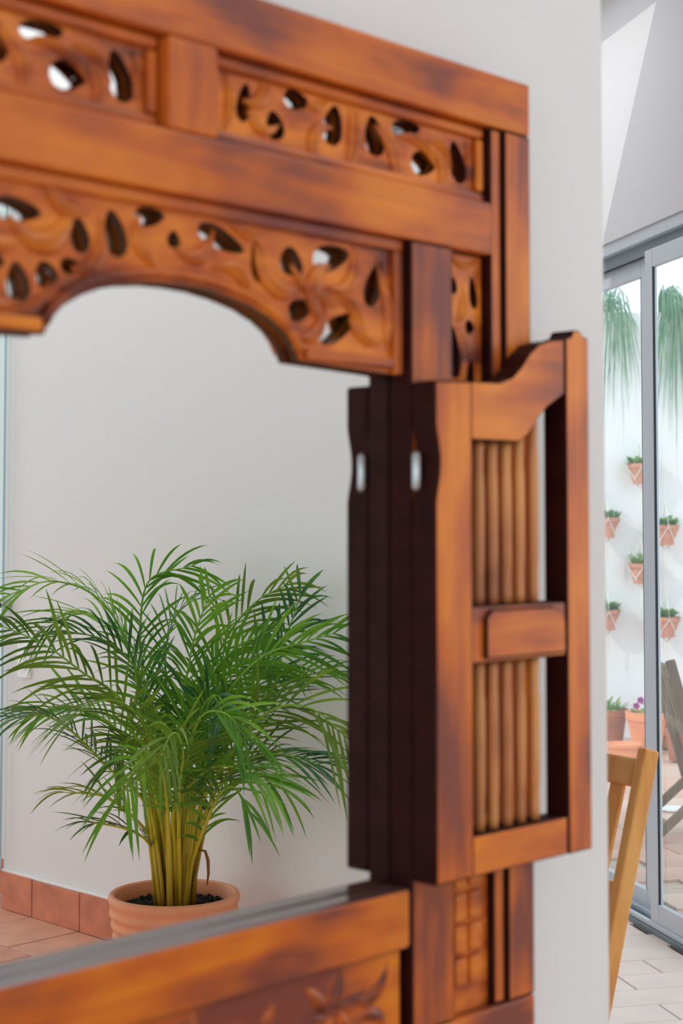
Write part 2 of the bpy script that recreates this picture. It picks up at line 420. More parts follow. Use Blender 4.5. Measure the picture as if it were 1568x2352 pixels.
# terracotta skirting along the plant wall
sk = empty('baseboard_plant_side', (3.0, -1.0, 0)); tag(sk, kind='structure')
ys = [-2.168, -1.985]
while ys[-1] < -0.5: ys.append(min(ys[-1] + 0.262, -0.455))
for a_, b_ in zip(ys, ys[1:]):
    box('tile', 2.996, 3.01, a_ + 0.002, b_ - 0.002, 0.0, 0.122 + random.uniform(-0.003, 0.003), M['skirt'], sk, bevel=0.0015)
box('mortar_strip', 2.999, 3.01, -2.17, -0.455, 0.119, 0.131, M['mortar'], sk, bevel=0.004)
sk2 = empty('baseboard_recess', (3.11, -3.0, 0)); tag(sk2, kind='structure')
y = -2.18
while y > -3.6:
    box('tile', 3.106, 3.12, y - 0.258, y, 0.0, 0.12, M['skirt'], sk2, bevel=0.0015); y -= 0.262

# glazed door added to the plant wall, unseen beyond the mirror's view, to light the frame
wn = empty('added_window_1', (3.1, 0.15, 0)); tag(wn, kind='structure')
for y0, y1, z0, z1 in ((-0.45, -0.40, 0, 2.35), (0.70, 0.75, 0, 2.35), (-0.40, 0.70, 2.29, 2.35), (-0.40, 0.70, 0.0, 0.06), (0.125, 0.175, 0.06, 2.29)):
    box('added_window_frame', 3.09, 3.14, y0, y1, z0, z1, M['alu'], wn, bevel=0.002)
for y0, y1 in ((-0.40, 0.125), (0.175, 0.70)):
    box('pane', 3.11, 3.116, y0, y1, 0.06, 2.29, M['glass'], wn)

# unseen window added far behind the camera to brighten the room
wg = empty('added_window_2', (2.1, -4.05, 0)); tag(wg, kind='structure')
for x0, x1, z0, z1 in ((0.6, 0.66, 0, 2.55), (3.06, 3.12, 0, 2.55), (0.66, 3.06, 2.49, 2.55), (0.66, 3.06, 0.0, 0.06), (1.83, 1.89, 0.06, 2.49)):
    box('added_window_frame', x0, x1, -4.08, -4.03, z0, z1, M['alu'], wg, bevel=0.002)
for x0, x1 in ((0.66, 1.83), (1.89, 3.06)):
    box('pane', x0, x1, -4.058, -4.052, 0.06, 2.49, M['glass'], wg)

# ------------------------------------------------------------------ sliding door to the patio
sd = empty('door_1', sl(0.0, -0.05)); tag(sd, kind='structure')
def slp(name, s0, s1, n0, n1, z0, z1, mat, bev=0.002, par=None):
    return slab(name, sl, s0, s1, n0, n1, z0, z1, mat, par or sd, bevel=bev)
slp('head_track', -1.9, 1.5, -0.16, -0.01, 2.205, 2.244, M['alu'])
slp('head_rail', -1.9, 1.5, -0.045, -0.034, 2.165, 2.207, M['alu_sill'])
slp('head_rail', -1.9, 1.5, -0.105, -0.085, 2.165, 2.207, M['alu_sill'])
slp('sill_track', -1.9, 1.5, -0.16, 0.005, -0.01, 0.014, M['alu_sill'])
for n0 in (-0.004, -0.055, -0.115):
    slp('sill_rail', -1.9, 1.5, n0 - 0.012, n0, 0.014, 0.03, M['alu'])
for s0 in (-1.9, 1.45): slp('side_jamb', s0, s0 + 0.05, -0.16, -0.01, 0.014, 2.205, M['alu'])
def leaf_panel(s0, s1, n0, n1):
    st, tp, bt = 0.056, 0.06, 0.062
    slp('door_stile', s0, s0 + st, n0, n1, 0.028, 2.17, M['alu']); slp('door_stile', s1 - st, s1, n0, n1, 0.028, 2.17, M['alu'])
    slp('door_rail', s0 + st, s1 - st, n0, n1, 2.17 - tp, 2.17, M['alu']); slp('door_rail', s0 + st, s1 - st, n0, n1, 0.028, 0.028 + bt, M['alu'])
    nm = n1 - 0.011
    slp('pane', s0 + st - .005, s1 - st + .005, nm - 0.004, nm + 0.004, 0.09, 2.11, M['door_glass'], 0)
    for a_, b_ in ((s0 + st, s0 + st + 0.005), (s1 - st - 0.005, s1 - st)):
        slp('gasket', a_, b_, nm + 0.004, n1 - 0.001, 0.09, 2.11, M['alu_dark'], 0)
leaf_panel(-1.0, 0.258, -0.033, -0.015)
leaf_panel(0.335, 1.45, -0.084, -0.062)
leaf_panel(-1.85, -0.93, -0.084, -0.062)

# ------------------------------------------------------------------ the mirror with its carved frame
mir = empty('wall_mirror', (CX, 1.19, 0.655))
tag(mir, 'large carved reddish wooden mirror frame with open shutters hanging on white wall', 'mirror')
def fx(a): return CX + a
# glass and backing
bm = bmesh.new(); bbox(bm, CX - 0.52, CX + 0.52, YM, YM + 0.004, 0.67, 1.797)
tag(fin('mirror_glass', bm, M['mirror'], mir), 'clear mirror glass reflecting a potted palm')
box('backboard', CX - 0.525, CX + 0.525, YM + 0.0045, 1.2148, 0.664, 1.802, M['back'], mir)
YB = YM - 0.0005
BV = 0.003
box('top_rail', fx(-.532), fx(.532), YF, YB, 1.747, 1.811, M['wood_x'], mir, BV, 2)
box('bottom_rail', fx(-.532), fx(.532), YF, YB, 0.655, 0.720, M['wood_x'], mir, BV, 2)
for sg in (-1, 1):
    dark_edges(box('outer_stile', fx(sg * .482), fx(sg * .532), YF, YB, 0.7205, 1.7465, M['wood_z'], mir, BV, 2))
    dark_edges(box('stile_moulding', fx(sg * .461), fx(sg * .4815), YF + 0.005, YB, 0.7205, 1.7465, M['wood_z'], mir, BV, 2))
box('middle_rail', fx(-.4605), fx(.4605), YF + 0.001, YB, 1.593, 1.655, M['wood_x'], mir, BV, 2)
box('centre_stile', fx(-.0315), fx(.0315), YF, YB, 1.6555, 1.7465, M['wood_z'], mir, BV, 2)
for sg in (-1, 1):
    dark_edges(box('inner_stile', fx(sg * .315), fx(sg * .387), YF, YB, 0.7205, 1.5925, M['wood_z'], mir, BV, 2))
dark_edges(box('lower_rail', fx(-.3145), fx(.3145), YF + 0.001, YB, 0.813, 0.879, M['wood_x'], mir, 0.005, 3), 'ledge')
for sg in (-1, 1):
    for z0, z1 in ((1.36, 1.40), (0.90, 0.94)):
        box('side_rail', fx(sg * .3875), fx(sg * .4605), YF + 0.003, YB, z0, z1, M['wood_x'], mir, BV, 2)
    box('plain_panel', fx(sg * .3875), fx(sg * .4605), YF + 0.012, YB - 0.006, 0.9405, 1.3595, M['wood_z'], mir)

UP = [(1.060, 1.706, .0071, .018, -10), (1.103, 1.690, .010, .013, 15), (1.134, 1.723, .0147, .0085, 0), (1.189, 1.706, .0115, .0195, -12),
      (1.254, 1.706, .0125, .0195, 12), (1.306, 1.724, .0200, .0075, 10), (1.338, 1.690, .0190, .0115, 12), (1.395, 1.700, .0105, .0220, 18)]
ARCH = [(1.027, 1.560, .0270, .0092, -15), (1.077, 1.543, .0078, .0190, 8), (1.125, 1.548, .0140, .0125, -25), (1.183, 1.561, .0240, .0115, 15),
        (1.250, 1.540, .0100, .0250, -22), (1.137, 1.500, .0150, .0095, 20), (1.195, 1.487, .0300, .0103, 28),
        (0.786, 1.555, .0220, .0090, 0), (0.854, 1.542, .0085, .0155, 15), (0.895, 1.548, .0105, .0200, 15), (0.936, 1.570, .0155, .0080, 10),
        (0.966, 1.552, .0060, .0070, 0), (0.788, 1.490, .0100, .0160, 10), (0.819, 1.500, .0100, .0100, 0), (0.845, 1.511, .0095, .0058, 0),
        (0.762, 1.506, .0095, .0062, 0), (0.812, 1.471, .0078, .0065, 0), (0.725, 1.540, .010, .0240, 20), (0.735, 1.480, .012, .0120, 10)]
def recess_moulding(par, x0, x1, z0, z1, y, wd=0.013):
    for nm, a0, a1, b0, b1, mt in (('moulding', x0, x1, z1 - wd, z1, 'wood_x'), ('moulding', x0, x1, z0, z0 + wd, 'wood_x'),
                                   ('moulding', x0, x0 + wd, z0 + wd, z1 - wd, 'wood_z'), ('moulding', x1 - wd, x1, z0 + wd, z1 - wd, 'wood_z')):
        box(nm, a0 + .0003, a1 - .0003, y - 0.008, y + 0.0005, b0 + .0003, b1 - .0003, M[mt], par, 0.004, 2)
# two upper fretwork panels
for sh in (0.0, -0.4935):
    x0, x1, z0, z1 = 1.0085 + sh, 1.4365 + sh, 1.656, 1.746
    y0 = YF + 0.0205
    p = cut_sheet('fretwork_panel', [(x0, z0), (x1, z0), (x1, z1), (x0, z1)], [blob(a + sh, c, rx * 1.18, rz * 1.12, t) for a, c, rx, rz, t in UP], y0, y0 + 0.008, M['carved'], mir)
    recess_moulding(p, x0, x1, z0, z1, y0)
    for a, c, L, W, t, bd in ((1.085, 1.716, .06, .020, 60, 1.2), (1.085, 1.682, .05, .015, -10, .9), (1.160, 1.688, .07, .022, 70, -1.2), (1.166, 1.722, .035, .014, 20, .5),
                              (1.222, 1.702, .085, .026, 88, .4), (1.285, 1.692, .075, .022, 115, 1.0), (1.330, 1.712, .08, .016, -20, -.6), (1.370, 1.688, .06, .018, 100, 1.0),
                              (1.365, 1.716, .06, .014, -25, -.8), (1.040, 1.700, .06, .014, 90, .5), (1.415, 1.703, .05, .010, 95, .4)):
        carved_leaf(p, a + sh, c, L, W, t, bd, y0, 0.009, M['carved'])
# arched fretwork panel above the glass
half = [(.3135, 1.4405), (.159, 1.4455), (.152, 1.460), (.138, 1.474), (.118, 1.486), (.092, 1.496), (.06, 1.503), (.03, 1.507)]
outl = [(CX + a, z) for a, z in half] + [(CX, 1.508)] + [(CX - a, z) for a, z in half[::-1]] + [(CX - .3135, 1.5925), (CX + .3135, 1.5925)]
ya = YF + 0.017
ap = cut_sheet('arched_fretwork', outl, [blob(a, c, rx * 1.15, rz * 1.1, t) for a, c, rx, rz, t in ARCH], ya, ya + 0.011, M['carved'], mir)
for x0, x1, z0, z1 in ((CX - .3135, CX + .3135, 1.580, 1.5922),):
    box('moulding', x0, x1, ya - 0.007, ya + 0.0005, z0, z1, M['wood_x'], ap, 0.002, 2)
for sg in (-1, 1):
    box('moulding', CX + sg * .3005, CX + sg * .3135, ya - 0.007, ya + 0.0005, 1.4412, 1.5797, M['wood_z'], ap, 0.002, 2)
    box('moulding', CX + sg * .166, CX + sg * .300, ya - 0.007, ya + 0.0005, 1.4475, 1.4595, M['wood_x'], ap, 0.002, 2)
bead = [(.160, 1.447)] + half[2:]
bm = bmesh.new()
tube(bm, [(CX - a, ya, z + 0.010) for a, z in bead] + [(CX, ya, 1.518)] + [(CX + a, ya, z + 0.010) for a, z in bead[::-1]], 0.006, 6)
fin('arch_bead', bm, M['carved'], ap, smooth=True)
for a, c, L, W, t, bd in ((1.10, 1.520, .09, .026, -25, 1.0), (1.155, 1.530, .075, .024, 75, -1.0), (1.165, 1.515, .10, .018, -15, .6), (1.215, 1.540, .085, .024, 60, 1.2), (1.215, 1.512, .09, .022, -40, -.8),
                          (1.270, 1.520, .10, .018, 100, .4), (1.160, 1.478, .06, .020, 40, .8), (1.235, 1.478, .06, .018, -20, .6), (1.05, 1.530, .07, .020, -30, -.9), (1.00, 1.540, .06, .020, 30, .9),
                          (0.875, 1.522, .07, .022, 60, 1.0), (0.922, 1.546, .055, .020, 110, -0.8), (0.820, 1.530, .09, .028, 20, 1.2), (0.835, 1.565, .06, .020, -30, .8), (0.80, 1.465, .07, .016, 30, .7),
                          (0.865, 1.500, .07, .016, 40, .6), (0.755, 1.525, .09, .024, -20, .8), (0.76, 1.468, .06, .018, -10, .6), (0.70, 1.510, .1, .02, 80, .6), (1.06, 1.570, .05, .016, -10, .4)):
    carved_leaf(ap, a, c, L, W, t, bd, ya, 0.009, M['carved'])
# side panels: fretwork above, blocks below
SIDE = [(1.384, 1.553, .0065, .0090, 0), (1.420, 1.548, .0062, .0180, 8), (1.414, 1.507, .0070, .0070, 0), (1.386, 1.475, .0090, .0300, 6), (1.415, 1.450, .006, .018, -6)]
for sg in (-1, 1):
    pts = [(fx(sg * .388), 1.401), (fx(sg * .460), 1.401), (fx(sg * .460), 1.592), (fx(sg * .388), 1.592)]
    hs = [blob(CX + sg * (a - CX), c, rx, rz, t * sg) for a, c, rx, rz, t in SIDE]
    p = cut_sheet('side_fretwork', pts, hs, YF + 0.018, YF + 0.028, M['carved'], mir)
    for a, c, L, W, t in ((1.403, 1.530, .05, .02, 80), (1.405, 1.478, .06, .018, 100), (1.402, 1.578, .05, .012, 0), (1.402, 1.425, .05, .016, 70)):
        carved_leaf(p, CX + sg * (a - CX), c, L, W, t * sg, 0.7, YF + 0.018, 0.006, M['carved'])
    p = box('block_panel', fx(sg * .388), fx(sg * .460), YF + 0.014, YB - 0.006, 0.721, 0.8995, M['carved'], mir)
    for ci in range(2):
        for ri in range(4):
            xa = CX + sg * (.396 + ci * .027); z0 = 0.752 + ri * .0365
            box('block', xa, xa + sg * .022, YF + 0.007, YF + 0.0145, z0, z0 + .031, M['carved'], p, 0.003, 2)
# relief panel under the glass
lp = box('relief_panel', fx(-.305), fx(.305), YF + 0.010, YB - 0.004, 0.721, 0.8125, M['wood_x'], mir)
for a in (-.20, 0.0, .20):
    for k in range(6):
        t = k * 60 + 10
        carved_leaf(lp, CX + a + .030 * math.cos(math.radians(t)), 0.767 + .022 * math.sin(math.radians(t)), .045, .020, t, .5, YF + 0.010, .006, M['carved'])
for a in (-.27, -.10, .10, .265):
    carved_leaf(lp, CX + a, 0.772, .075, .022, 25, 1.0, YF + 0.010, .005, M['carved']); carved_leaf(lp, CX + a, 0.752, .07, .02, -25, -1.0, YF + 0.010, .005, M['carved'])

# shutters, swung right round and standing off the frame face
def shutter(sg):
    X = lambda a: CX + sg * (a - CX)
    y0, y1 = YS, YF - 0.0006
    sh = empty('shutter', (X(1.291), (y0 + y1) / 2, 0.885)); sh.parent = mir; sh.matrix_parent_inverse = Matrix.Translation(-mir.location)
    sh['label'] = 'open wooden shutter with rows of turned spindles'
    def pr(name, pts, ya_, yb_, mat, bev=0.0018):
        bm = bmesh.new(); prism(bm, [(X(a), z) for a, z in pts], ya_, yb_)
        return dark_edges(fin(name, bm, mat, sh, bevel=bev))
    notch = [(1.291 + 0.007 * math.sin(PI * k / 10) ** 1.3, 1.385 - 0.085 * k / 10) for k in range(11)]
    pr('hinge_stile', [(1.291, .885), (1.354, .885), (1.354, 1.436), (1.291, 1.433)] + notch, y0, y1, M['wood_z'], 0.0025)
    pr('free_stile', [(1.5295, .885), (1.576, .885), (1.576, 1.5035), (1.566, 1.5045), (1.560, 1.511), (1.546, 1.511), (1.540, 1.502), (1.5295, 1.4995)], y0, y1, M['wood_z'])
    pr('top_rail', [(1.3543, 1.3700), (1.440, 1.3705), (1.458, 1.380), (1.475, 1.398), (1.495, 1.414), (1.5292, 1.432), (1.5292, 1.4985), (1.500, 1.4945), (1.480, 1.4885),
                    (1.462, 1.476), (1.446, 1.459), (1.430, 1.446), (1.405, 1.438), (1.3543, 1.436)], y0 + .002, y1 - .001, M['wood_x'])
    pr('middle_rail', [(1.3543, 1.119), (1.5292, 1.119), (1.5292, 1.184), (1.3543, 1.184)], y0 + .003, y1 - .001, M['wood_x'])
    plq = [(1.375, 1.124), (1.522, 1.124), (1.522, 1.158), (1.514, 1.172), (1.498, 1.179), (1.385, 1.179), (1.375, 1.170)]
    pr('carved_plaque', plq, y0 - .003, y0 + .0035, M['wood_x'], 0.002)
    pr('bottom_rail', [(1.3543, .885), (1.5292, .885), (1.5292, .930), (1.3543, .930)], y0 + .002, y1 - .001, M['wood_x'])
    ym = (y0 + y1) / 2
    for i in range(5):
        xa = X((1.385, 1.409, 1.4345, 1.459, 1.486)[i])
        for z0, z1 in ((.928, 1.121), (1.182, (1.372, 1.372, 1.372, 1.382, 1.408)[i])):
            bm = bmesh.new(); n = 16; prof = []
            for k in range(n + 1):
                t = k / n
                r_ = 0.0058 + 0.0013 * math.sin(PI * t) - 0.0025 * math.exp(-((t - .16) / .025) ** 2) - 0.0025 * math.exp(-((t - .84) / .025) ** 2)
                prof.append((r_, (z1 - z0) * t))
            lathe(bm, [(0, 0)] + prof + [(0, z1 - z0)], (xa, ym, z0), 10)
            fin('spindle', bm, M['spindle'], sh, smooth=True)
    bm = bmesh.new()
    tube(bm, [(X(1.2905), 1.1585, 1.312), (X(1.2905), 1.1585, 1.316), (X(1.2905), 1.1585, 1.352), (X(1.2905), 1.1585, 1.356)], [.003, .0052, .0052, .003], 12)
    tag(fin('hinge', bm, M['steel'], sh, smooth=True), 'grey steel hinge barrel')
shutter(1); shutter(-1)

# ------------------------------------------------------------------ potted areca palm
PR = V(2.7126, -0.9076, 0.0)
PU, PW = V(0.7028, 0.7114, 0), V(0.7114, -0.7028, 0)
palm = empty('potted_palm', PR)
tag(palm, 'bushy green areca palm in ribbed terracotta pot against white wall', 'potted plant')
prof = [(0, 0.004), (0.105, 0.004), (0.118, 0.0), (0.125, 0.01)]
zz = 0.02
for k in range(8):
    rr = 0.128 + 0.040 * (k / 7) ** 0.8
    prof += [(rr - 0.004, zz), (rr + 0.001, zz + 0.006), (rr + 0.004, zz + 0.013), (rr + 0.004, zz + 0.019), (rr + 0.001, zz + 0.026)]
    zz += 0.031
prof += [(0.170, 0.272), (0.174, 0.280), (0.176, 0.292), (0.172, 0.300), (0.163, 0.302), (0.157, 0.296), (0.152, 0.26), (0.148, 0.22), (0, 0.22)]
bm = bmesh.new(); lathe(bm, prof, PR, 56); tag(fin('pot', bm, M['pot'], palm, smooth=True), 'ribbed orange terracotta pot')
bm = bmesh.new(); g = []
for i in range(13):
    rr = 0.1535 * i / 12
    g.append([bm.verts.new(PR + V(rr * math.cos(2 * PI * k / 40), rr * math.sin(2 * PI * k / 40), 0.262 + random.uniform(-.007, .007) * (i < 12))) for k in range(40)] if i else [bm.verts.new(PR + V(0, 0, .268))])
for a, b_ in zip(g, g[1:]):
    for k in range(40):
        q = [a[k % len(a)], b_[k], b_[(k + 1) % 40]] + ([a[(k + 1) % 40]] if len(a) > 1 else [])
        bm.faces.new(q)
soil = fin('soil', bm, M['soil'], palm)
bm = bmesh.new()
for i in range(240):
    t, rr = random.uniform(0, 2 * PI), 0.148 * math.sqrt(random.random())
    c = PR + V(rr * math.cos(t), rr * math.sin(t), 0.266)
    d = V(random.uniform(-1, 1), random.uniform(-1, 1), random.uniform(-.2, .5)).normalized() * random.uniform(.006, .014)
    beam(bm, c - d * .5, c + d * .5, random.uniform(.003, .007), random.uniform(.003, .006), (d.y, -d.x, .1))
tag(fin('bark_chips', bm, M['soil'], soil), kind='stuff')

FR = [
  [(-0.073, -0.039, 0.686), (-0.112, -0.062, 0.941), (-0.197, -0.08, 1.086), (-0.318, -0.082, 1.132), (-0.428, -0.08, 1.097)],
  [(-0.05, 0.013, 0.644), (-0.09, 0.021, 0.876), (-0.098, 0.024, 1.017), (-0.071, 0.018, 1.134), (0.043, -0.004, 1.17)],
  [(-0.083, -0.098, 0.649), (-0.114, -0.166, 0.818), (-0.211, -0.231, 0.905), (-0.304, -0.275, 0.98), (-0.421, -0.318, 1.037)],
  [(-0.075, -0.063, 0.552), (-0.165, -0.118, 0.652), (-0.246, -0.183, 0.75), (-0.309, -0.205, 0.792), (-0.372, -0.225, 0.789)],
  [(-0.066, -0.0, 0.704), (-0.113, 0.03, 0.899), (-0.183, 0.065, 1.002), (-0.279, 0.103, 1.036), (-0.391, 0.126, 0.987)],
  [(0.012, -0.075, 0.6), (0.028, -0.124, 0.777), (0.047, -0.15, 0.898), (0.071, -0.176, 1.006), (0.107, -0.2, 1.097)],
  [(0.048, -0.038, 0.651), (0.096, -0.069, 0.873), (0.155, -0.095, 1.001), (0.225, -0.109, 1.081), (0.3, -0.122, 1.122)],
  [(0.066, -0.035, 0.593), (0.166, -0.064, 0.781), (0.247, -0.08, 0.897), (0.305, -0.095, 1.001), (0.339, -0.11, 1.099)],
  [(0.066, -0.097, 0.626), (0.15, -0.167, 0.838), (0.242, -0.213, 0.942), (0.332, -0.234, 0.977), (0.426, -0.236, 1.004)],
  [(0.068, -0.053, 0.562), (0.168, -0.102, 0.74), (0.26, -0.128, 0.845), (0.341, -0.15, 0.886), (0.403, -0.15, 0.898)],
  [(0.079, -0.113, 0.55), (0.197, -0.203, 0.742), (0.288, -0.246, 0.819), (0.377, -0.266, 0.815), (0.453, -0.283, 0.752)],
  [(0.081, -0.071, 0.508), (0.158, -0.117, 0.64), (0.239, -0.139, 0.683), (0.307, -0.16, 0.686), (0.384, -0.159, 0.663)],
  [(0.07, -0.009, 0.474), (0.14, -0.024, 0.58), (0.199, -0.036, 0.617), (0.257, -0.046, 0.607), (0.292, -0.044, 0.578)],
  [(0.002, -0.194, 0.564), (-0.0, -0.32, 0.682), (-0.023, -0.401, 0.715), (-0.047, -0.461, 0.703), (-0.07, -0.478, 0.644)],
  [(-0.056, -0.027, 0.443), (-0.11, -0.061, 0.518), (-0.176, -0.084, 0.567), (-0.231, -0.094, 0.578), (-0.277, -0.094, 0.58)],
  [(-0.049, -0.036, 0.411), (-0.075, -0.058, 0.455), (-0.12, -0.069, 0.48), (-0.166, -0.07, 0.491), (-0.212, -0.07, 0.497)],
  [(0.073, -0.108, 0.448), (0.118, -0.173, 0.56), (0.154, -0.216, 0.612), (0.183, -0.236, 0.609), (0.205, -0.233, 0.56)],
  [(0.032, -0.153, 0.557), (0.071, -0.283, 0.741), (0.109, -0.346, 0.814), (0.166, -0.387, 0.818), (0.21, -0.404, 0.768)],
  [(-0.012, -0.114, 0.572), (-0.043, -0.243, 0.758), (-0.087, -0.327, 0.833), (-0.146, -0.368, 0.848), (-0.206, -0.386, 0.808)],
  [(-0.006, 0.045, 0.604), (-0.029, 0.074, 0.812), (-0.038, 0.098, 0.929), (-0.016, 0.114, 1.023), (0.031, 0.121, 1.071)],
  [(0.03, 0.036, 0.582), (0.074, 0.057, 0.755), (0.132, 0.072, 0.86), (0.204, 0.069, 0.919), (0.275, 0.068, 0.931)],
  [(-0.075, 0.026, 0.584), (-0.151, 0.06, 0.708), (-0.225, 0.077, 0.764), (-0.312, 0.096, 0.786), (-0.398, 0.107, 0.761)],
  [(0.032, -0.214, 0.578), (0.058, -0.361, 0.709), (0.053, -0.424, 0.771), (0.039, -0.485, 0.779), (0.022, -0.522, 0.733)],
  [(-0.035, -0.015, 0.602), (-0.056, -0.045, 0.802), (-0.11, -0.081, 0.92), (-0.174, -0.114, 0.979), (-0.262, -0.136, 1.003)],
  [(0.033, -0.056, 0.62), (0.071, -0.106, 0.808), (0.124, -0.131, 0.913), (0.188, -0.154, 0.971), (0.261, -0.156, 1.005)],
  [(0.013, -0.132, 0.542), (0.077, -0.217, 0.634), (0.137, -0.279, 0.676), (0.205, -0.319, 0.671), (0.26, -0.338, 0.642)],
]
def catmull(P, n):
    P = [P[0] * 2 - P[1]] + P + [P[-1] * 2 - P[-2]]; out = []
    for i in range(1, len(P) - 2):
        for k in range(n):
            t = k / n; a, b_, c, d = P[i - 1], P[i], P[i + 1], P[i + 2]
            out.append(0.5 * ((2 * b_) + (c - a) * t + (2 * a - 5 * b_ + 4 * c - d) * t * t + (3 * b_ - a - 3 * c + d) * t ** 3))
    out.append(P[-2]); return out
def keep(p):                                # leaves lie against the wall, never in it
    if p.x > 2.990: p.x = 2.990 - 0.02 * (1 - math.exp(-(p.x - 2.990) * 8))
    return p
def frond(ctrl, idx):
    small = ctrl[-1][2] < 0.6
    d0 = PU * ctrl[0][0] + PW * ctrl[0][1]
    base = PR + d0 * (0.45 if d0.length < .12 else .054 / d0.length) + V(random.uniform(-.012, .012), random.uniform(-.012, .012), 0.262)
    P3 = [PR + PU * u + PW * w_ + V(0, 0, z) for u, w_, z in ctrl]
    mid = base.lerp(P3[0], 0.5); mid.z += 0.02; mid = mid.lerp(base + V(0, 0, mid.z - base.z), 0.12)
    path = [keep(p) for p in catmull([base, mid] + P3, 8)]
    n = len(path); bm = bmesh.new()
    tube(bm, path, [0.0046 * (1 - i / n) ** 0.8 + 0.0012 for i in range(n)], 6)
    fr_ = fin('frond', bm, M['cane'], palm, smooth=True)
    bm = bmesh.new()
    Ls = [0.0]
    for a, b_ in zip(path, path[1:]): Ls.append(Ls[-1] + (b_ - a).length)
    tot = Ls[-1]; start = 0.42 if not small else 0.42
    np_ = 22 if not small else 9
    Lm = 0.195 if not small else 0.16
    roll = random.uniform(-0.35, 0.35); face = 0.9 if idx in (1, 2, 5, 6, 7, 8, 10, 20, 24) else random.uniform(0.1, 0.7)
    hd = (P3[-1] - P3[1]); hd.z = 0
    if hd.length < 1e-3: hd = V(1, 0, 0)
    S0 = hd.normalized().cross(V(0, 0, 1))
    for j in range(np_ + 1):
        q = start + (1 - start) * (j / np_) ** 0.95
        Lq = q * tot; i = 0
        while i < n - 2 and Ls[i + 1] < Lq: i += 1
        f_ = (Lq - Ls[i]) / max(1e-6, Ls[i + 1] - Ls[i])
        p = path[i].lerp(path[i + 1], f_); T = (path[min(i + 2, n - 1)] - path[max(i - 1, 0)]).normalized()
        Si = T.cross(PW).normalized()
        if Si.dot(S0) < 0: Si = -Si
        S = S0.lerp(Si, face); S = (S - T * S.dot(T)).normalized(); N = S.cross(T).normalized()
        if N.z < 0: N = -N
        S, N = S * math.cos(roll) + N * math.sin(roll), N * math.cos(roll) - S * math.sin(roll)
        e = j / np_
        L = Lm * (0.55 + 0.75 * math.sin(PI * (0.12 + 0.80 * e))) * 0.85
        for sd_ in (-1, 1):
            if random.random() < 0.05: continue
            fa = math.radians(random.uniform(40, 54) - 22 * e)
            D = (T * math.cos(fa) + S * sd_ * math.sin(fa) + N * random.uniform(.10, .42)).normalized()
            l_ = L * random.uniform(.85, 1.12); dr = random.uniform(.12, .60); wd = random.uniform(.0068, .0105) * (1.25 if small else 1)
            W = D.cross(N).normalized(); K = 6; rows = []
            for k in range(K + 1):
                t = k / K
                c = p + D * (l_ * t) + V(0, 0, -1) * (dr * l_ * t * t) + N * (-0.1 * dr * l_ * t)
                wv = wd * (math.sin(PI * (0.10 + 0.90 * t)) ** 0.75 if t < 1 else 0.04)
                rows.append((bm.verts.new(keep(c + W * wv * .5 + N * wv * .22)), bm.verts.new(keep(c.copy())), bm.verts.new(keep(c - W * wv * .5 + N * wv * .22))))
            for r0, r1 in zip(rows, rows[1:]):
                bm.faces.new((r0[0], r0[1], r1[1], r1[0])); bm.faces.new((r0[1], r0[2], r1[2], r1[1]))
    tag(fin('leaflets', bm, M[('palm', 'palm', 'palm_olive', 'palm_blue')[idx % 4]], fr_, smooth=True, recalc=False), kind='stuff')
for a, z, r_, dp in ((250, .72, .34, -.1), (300, .84, .30, -.08)):
    ca, sa = math.cos(math.radians(a)), math.sin(math.radians(a)) * 0.7
    FR.append([(ca * r_ * q, sa * r_ * q + dp * q, .27 + (z - .27) * h) for q, h in ((.22, .48), (.42, .80), (.62, .96), (.82, 1.0), (1.0, .93))])
for i, c in enumerate(FR): frond(c, i)
for i in range(34):                          # young unopened spears between the canes
    ra = random.uniform(0, 2 * PI); rr = 0.06 * math.sqrt(random.random()); lean = random.uniform(0.6, 1.6)
    b0 = PR + V(rr * math.cos(ra), rr * math.sin(ra), 0.26); h = random.uniform(.22, .5)
    bm = bmesh.new()
    tube(bm, [b0 + V(rr * lean * math.cos(ra), rr * lean * math.sin(ra), 0) * (t ** 1.4) + V(0, 0, h * t) for t in (0, .25, .5, .75, 1)], [.0058, .0052, .0045, .0033, .0010], 6)
    fin('cane', bm, M['cane'], palm, smooth=True)
bm = bmesh.new(); q0 = PR + PU * 0.085 + PW * -0.03
tube(bm, [q0 + PU * a + V(0, 0, z) for a, z in ((-.02, .42), (0.0, .415), (.008, .39), (.009, .355), (.005, .325))], [.002, .004, .005, .004, .001], 5)
fin('withered_leaf', bm, M['dry'], palm, smooth=True)

# ------------------------------------------------------------------ glass screen and switch beside the palm
gs = empty('glass_screen', (2.985, -2.7, 0)); tag(gs, 'frameless clear glass screen fixed at the white wall corner', 'glass panel')
box('pane', 2.982, 2.990, -3.2, -2.157, 0.13, 2.6, M['glass'], gs)
box('polished_edge', 2.9818, 2.9902, -2.1572, -2.1545, 0.13, 2.6, M['glass_edge'], gs)
for z in (1.015, 2.3):
    c = box('clamp', 2.970, 3.0098, -2.190, -2.135, z - 0.017, z + 0.017, M['steel'], gs, 0.003, 2)
    bm = bmesh.new(); lathe(bm, [(0, .0), (.007, 0), (.007, .004), (0, .005)], (0, 0, 0), 12)
    for v in bm.verts: v.co = V(2.970 - v.co.z, -2.150 + v.co.x, z + v.co.y)
    fin('screw', bm, M['alu_dark'], c)
sw = empty('light_switch', (3.0, -2.04, 0.83)); tag(sw, 'small white switch plate low on wall behind palm fronds', 'switch')
box('plate', 2.997, 3.0099, -2.085, -2.015, 0.775, 0.890, M['plastic'], sw, 0.003, 2)
box('rocker', 2.993, 2.9975, -2.068, -2.032, 0.80, 0.865, M['plastic'], sw, 0.002, 2)

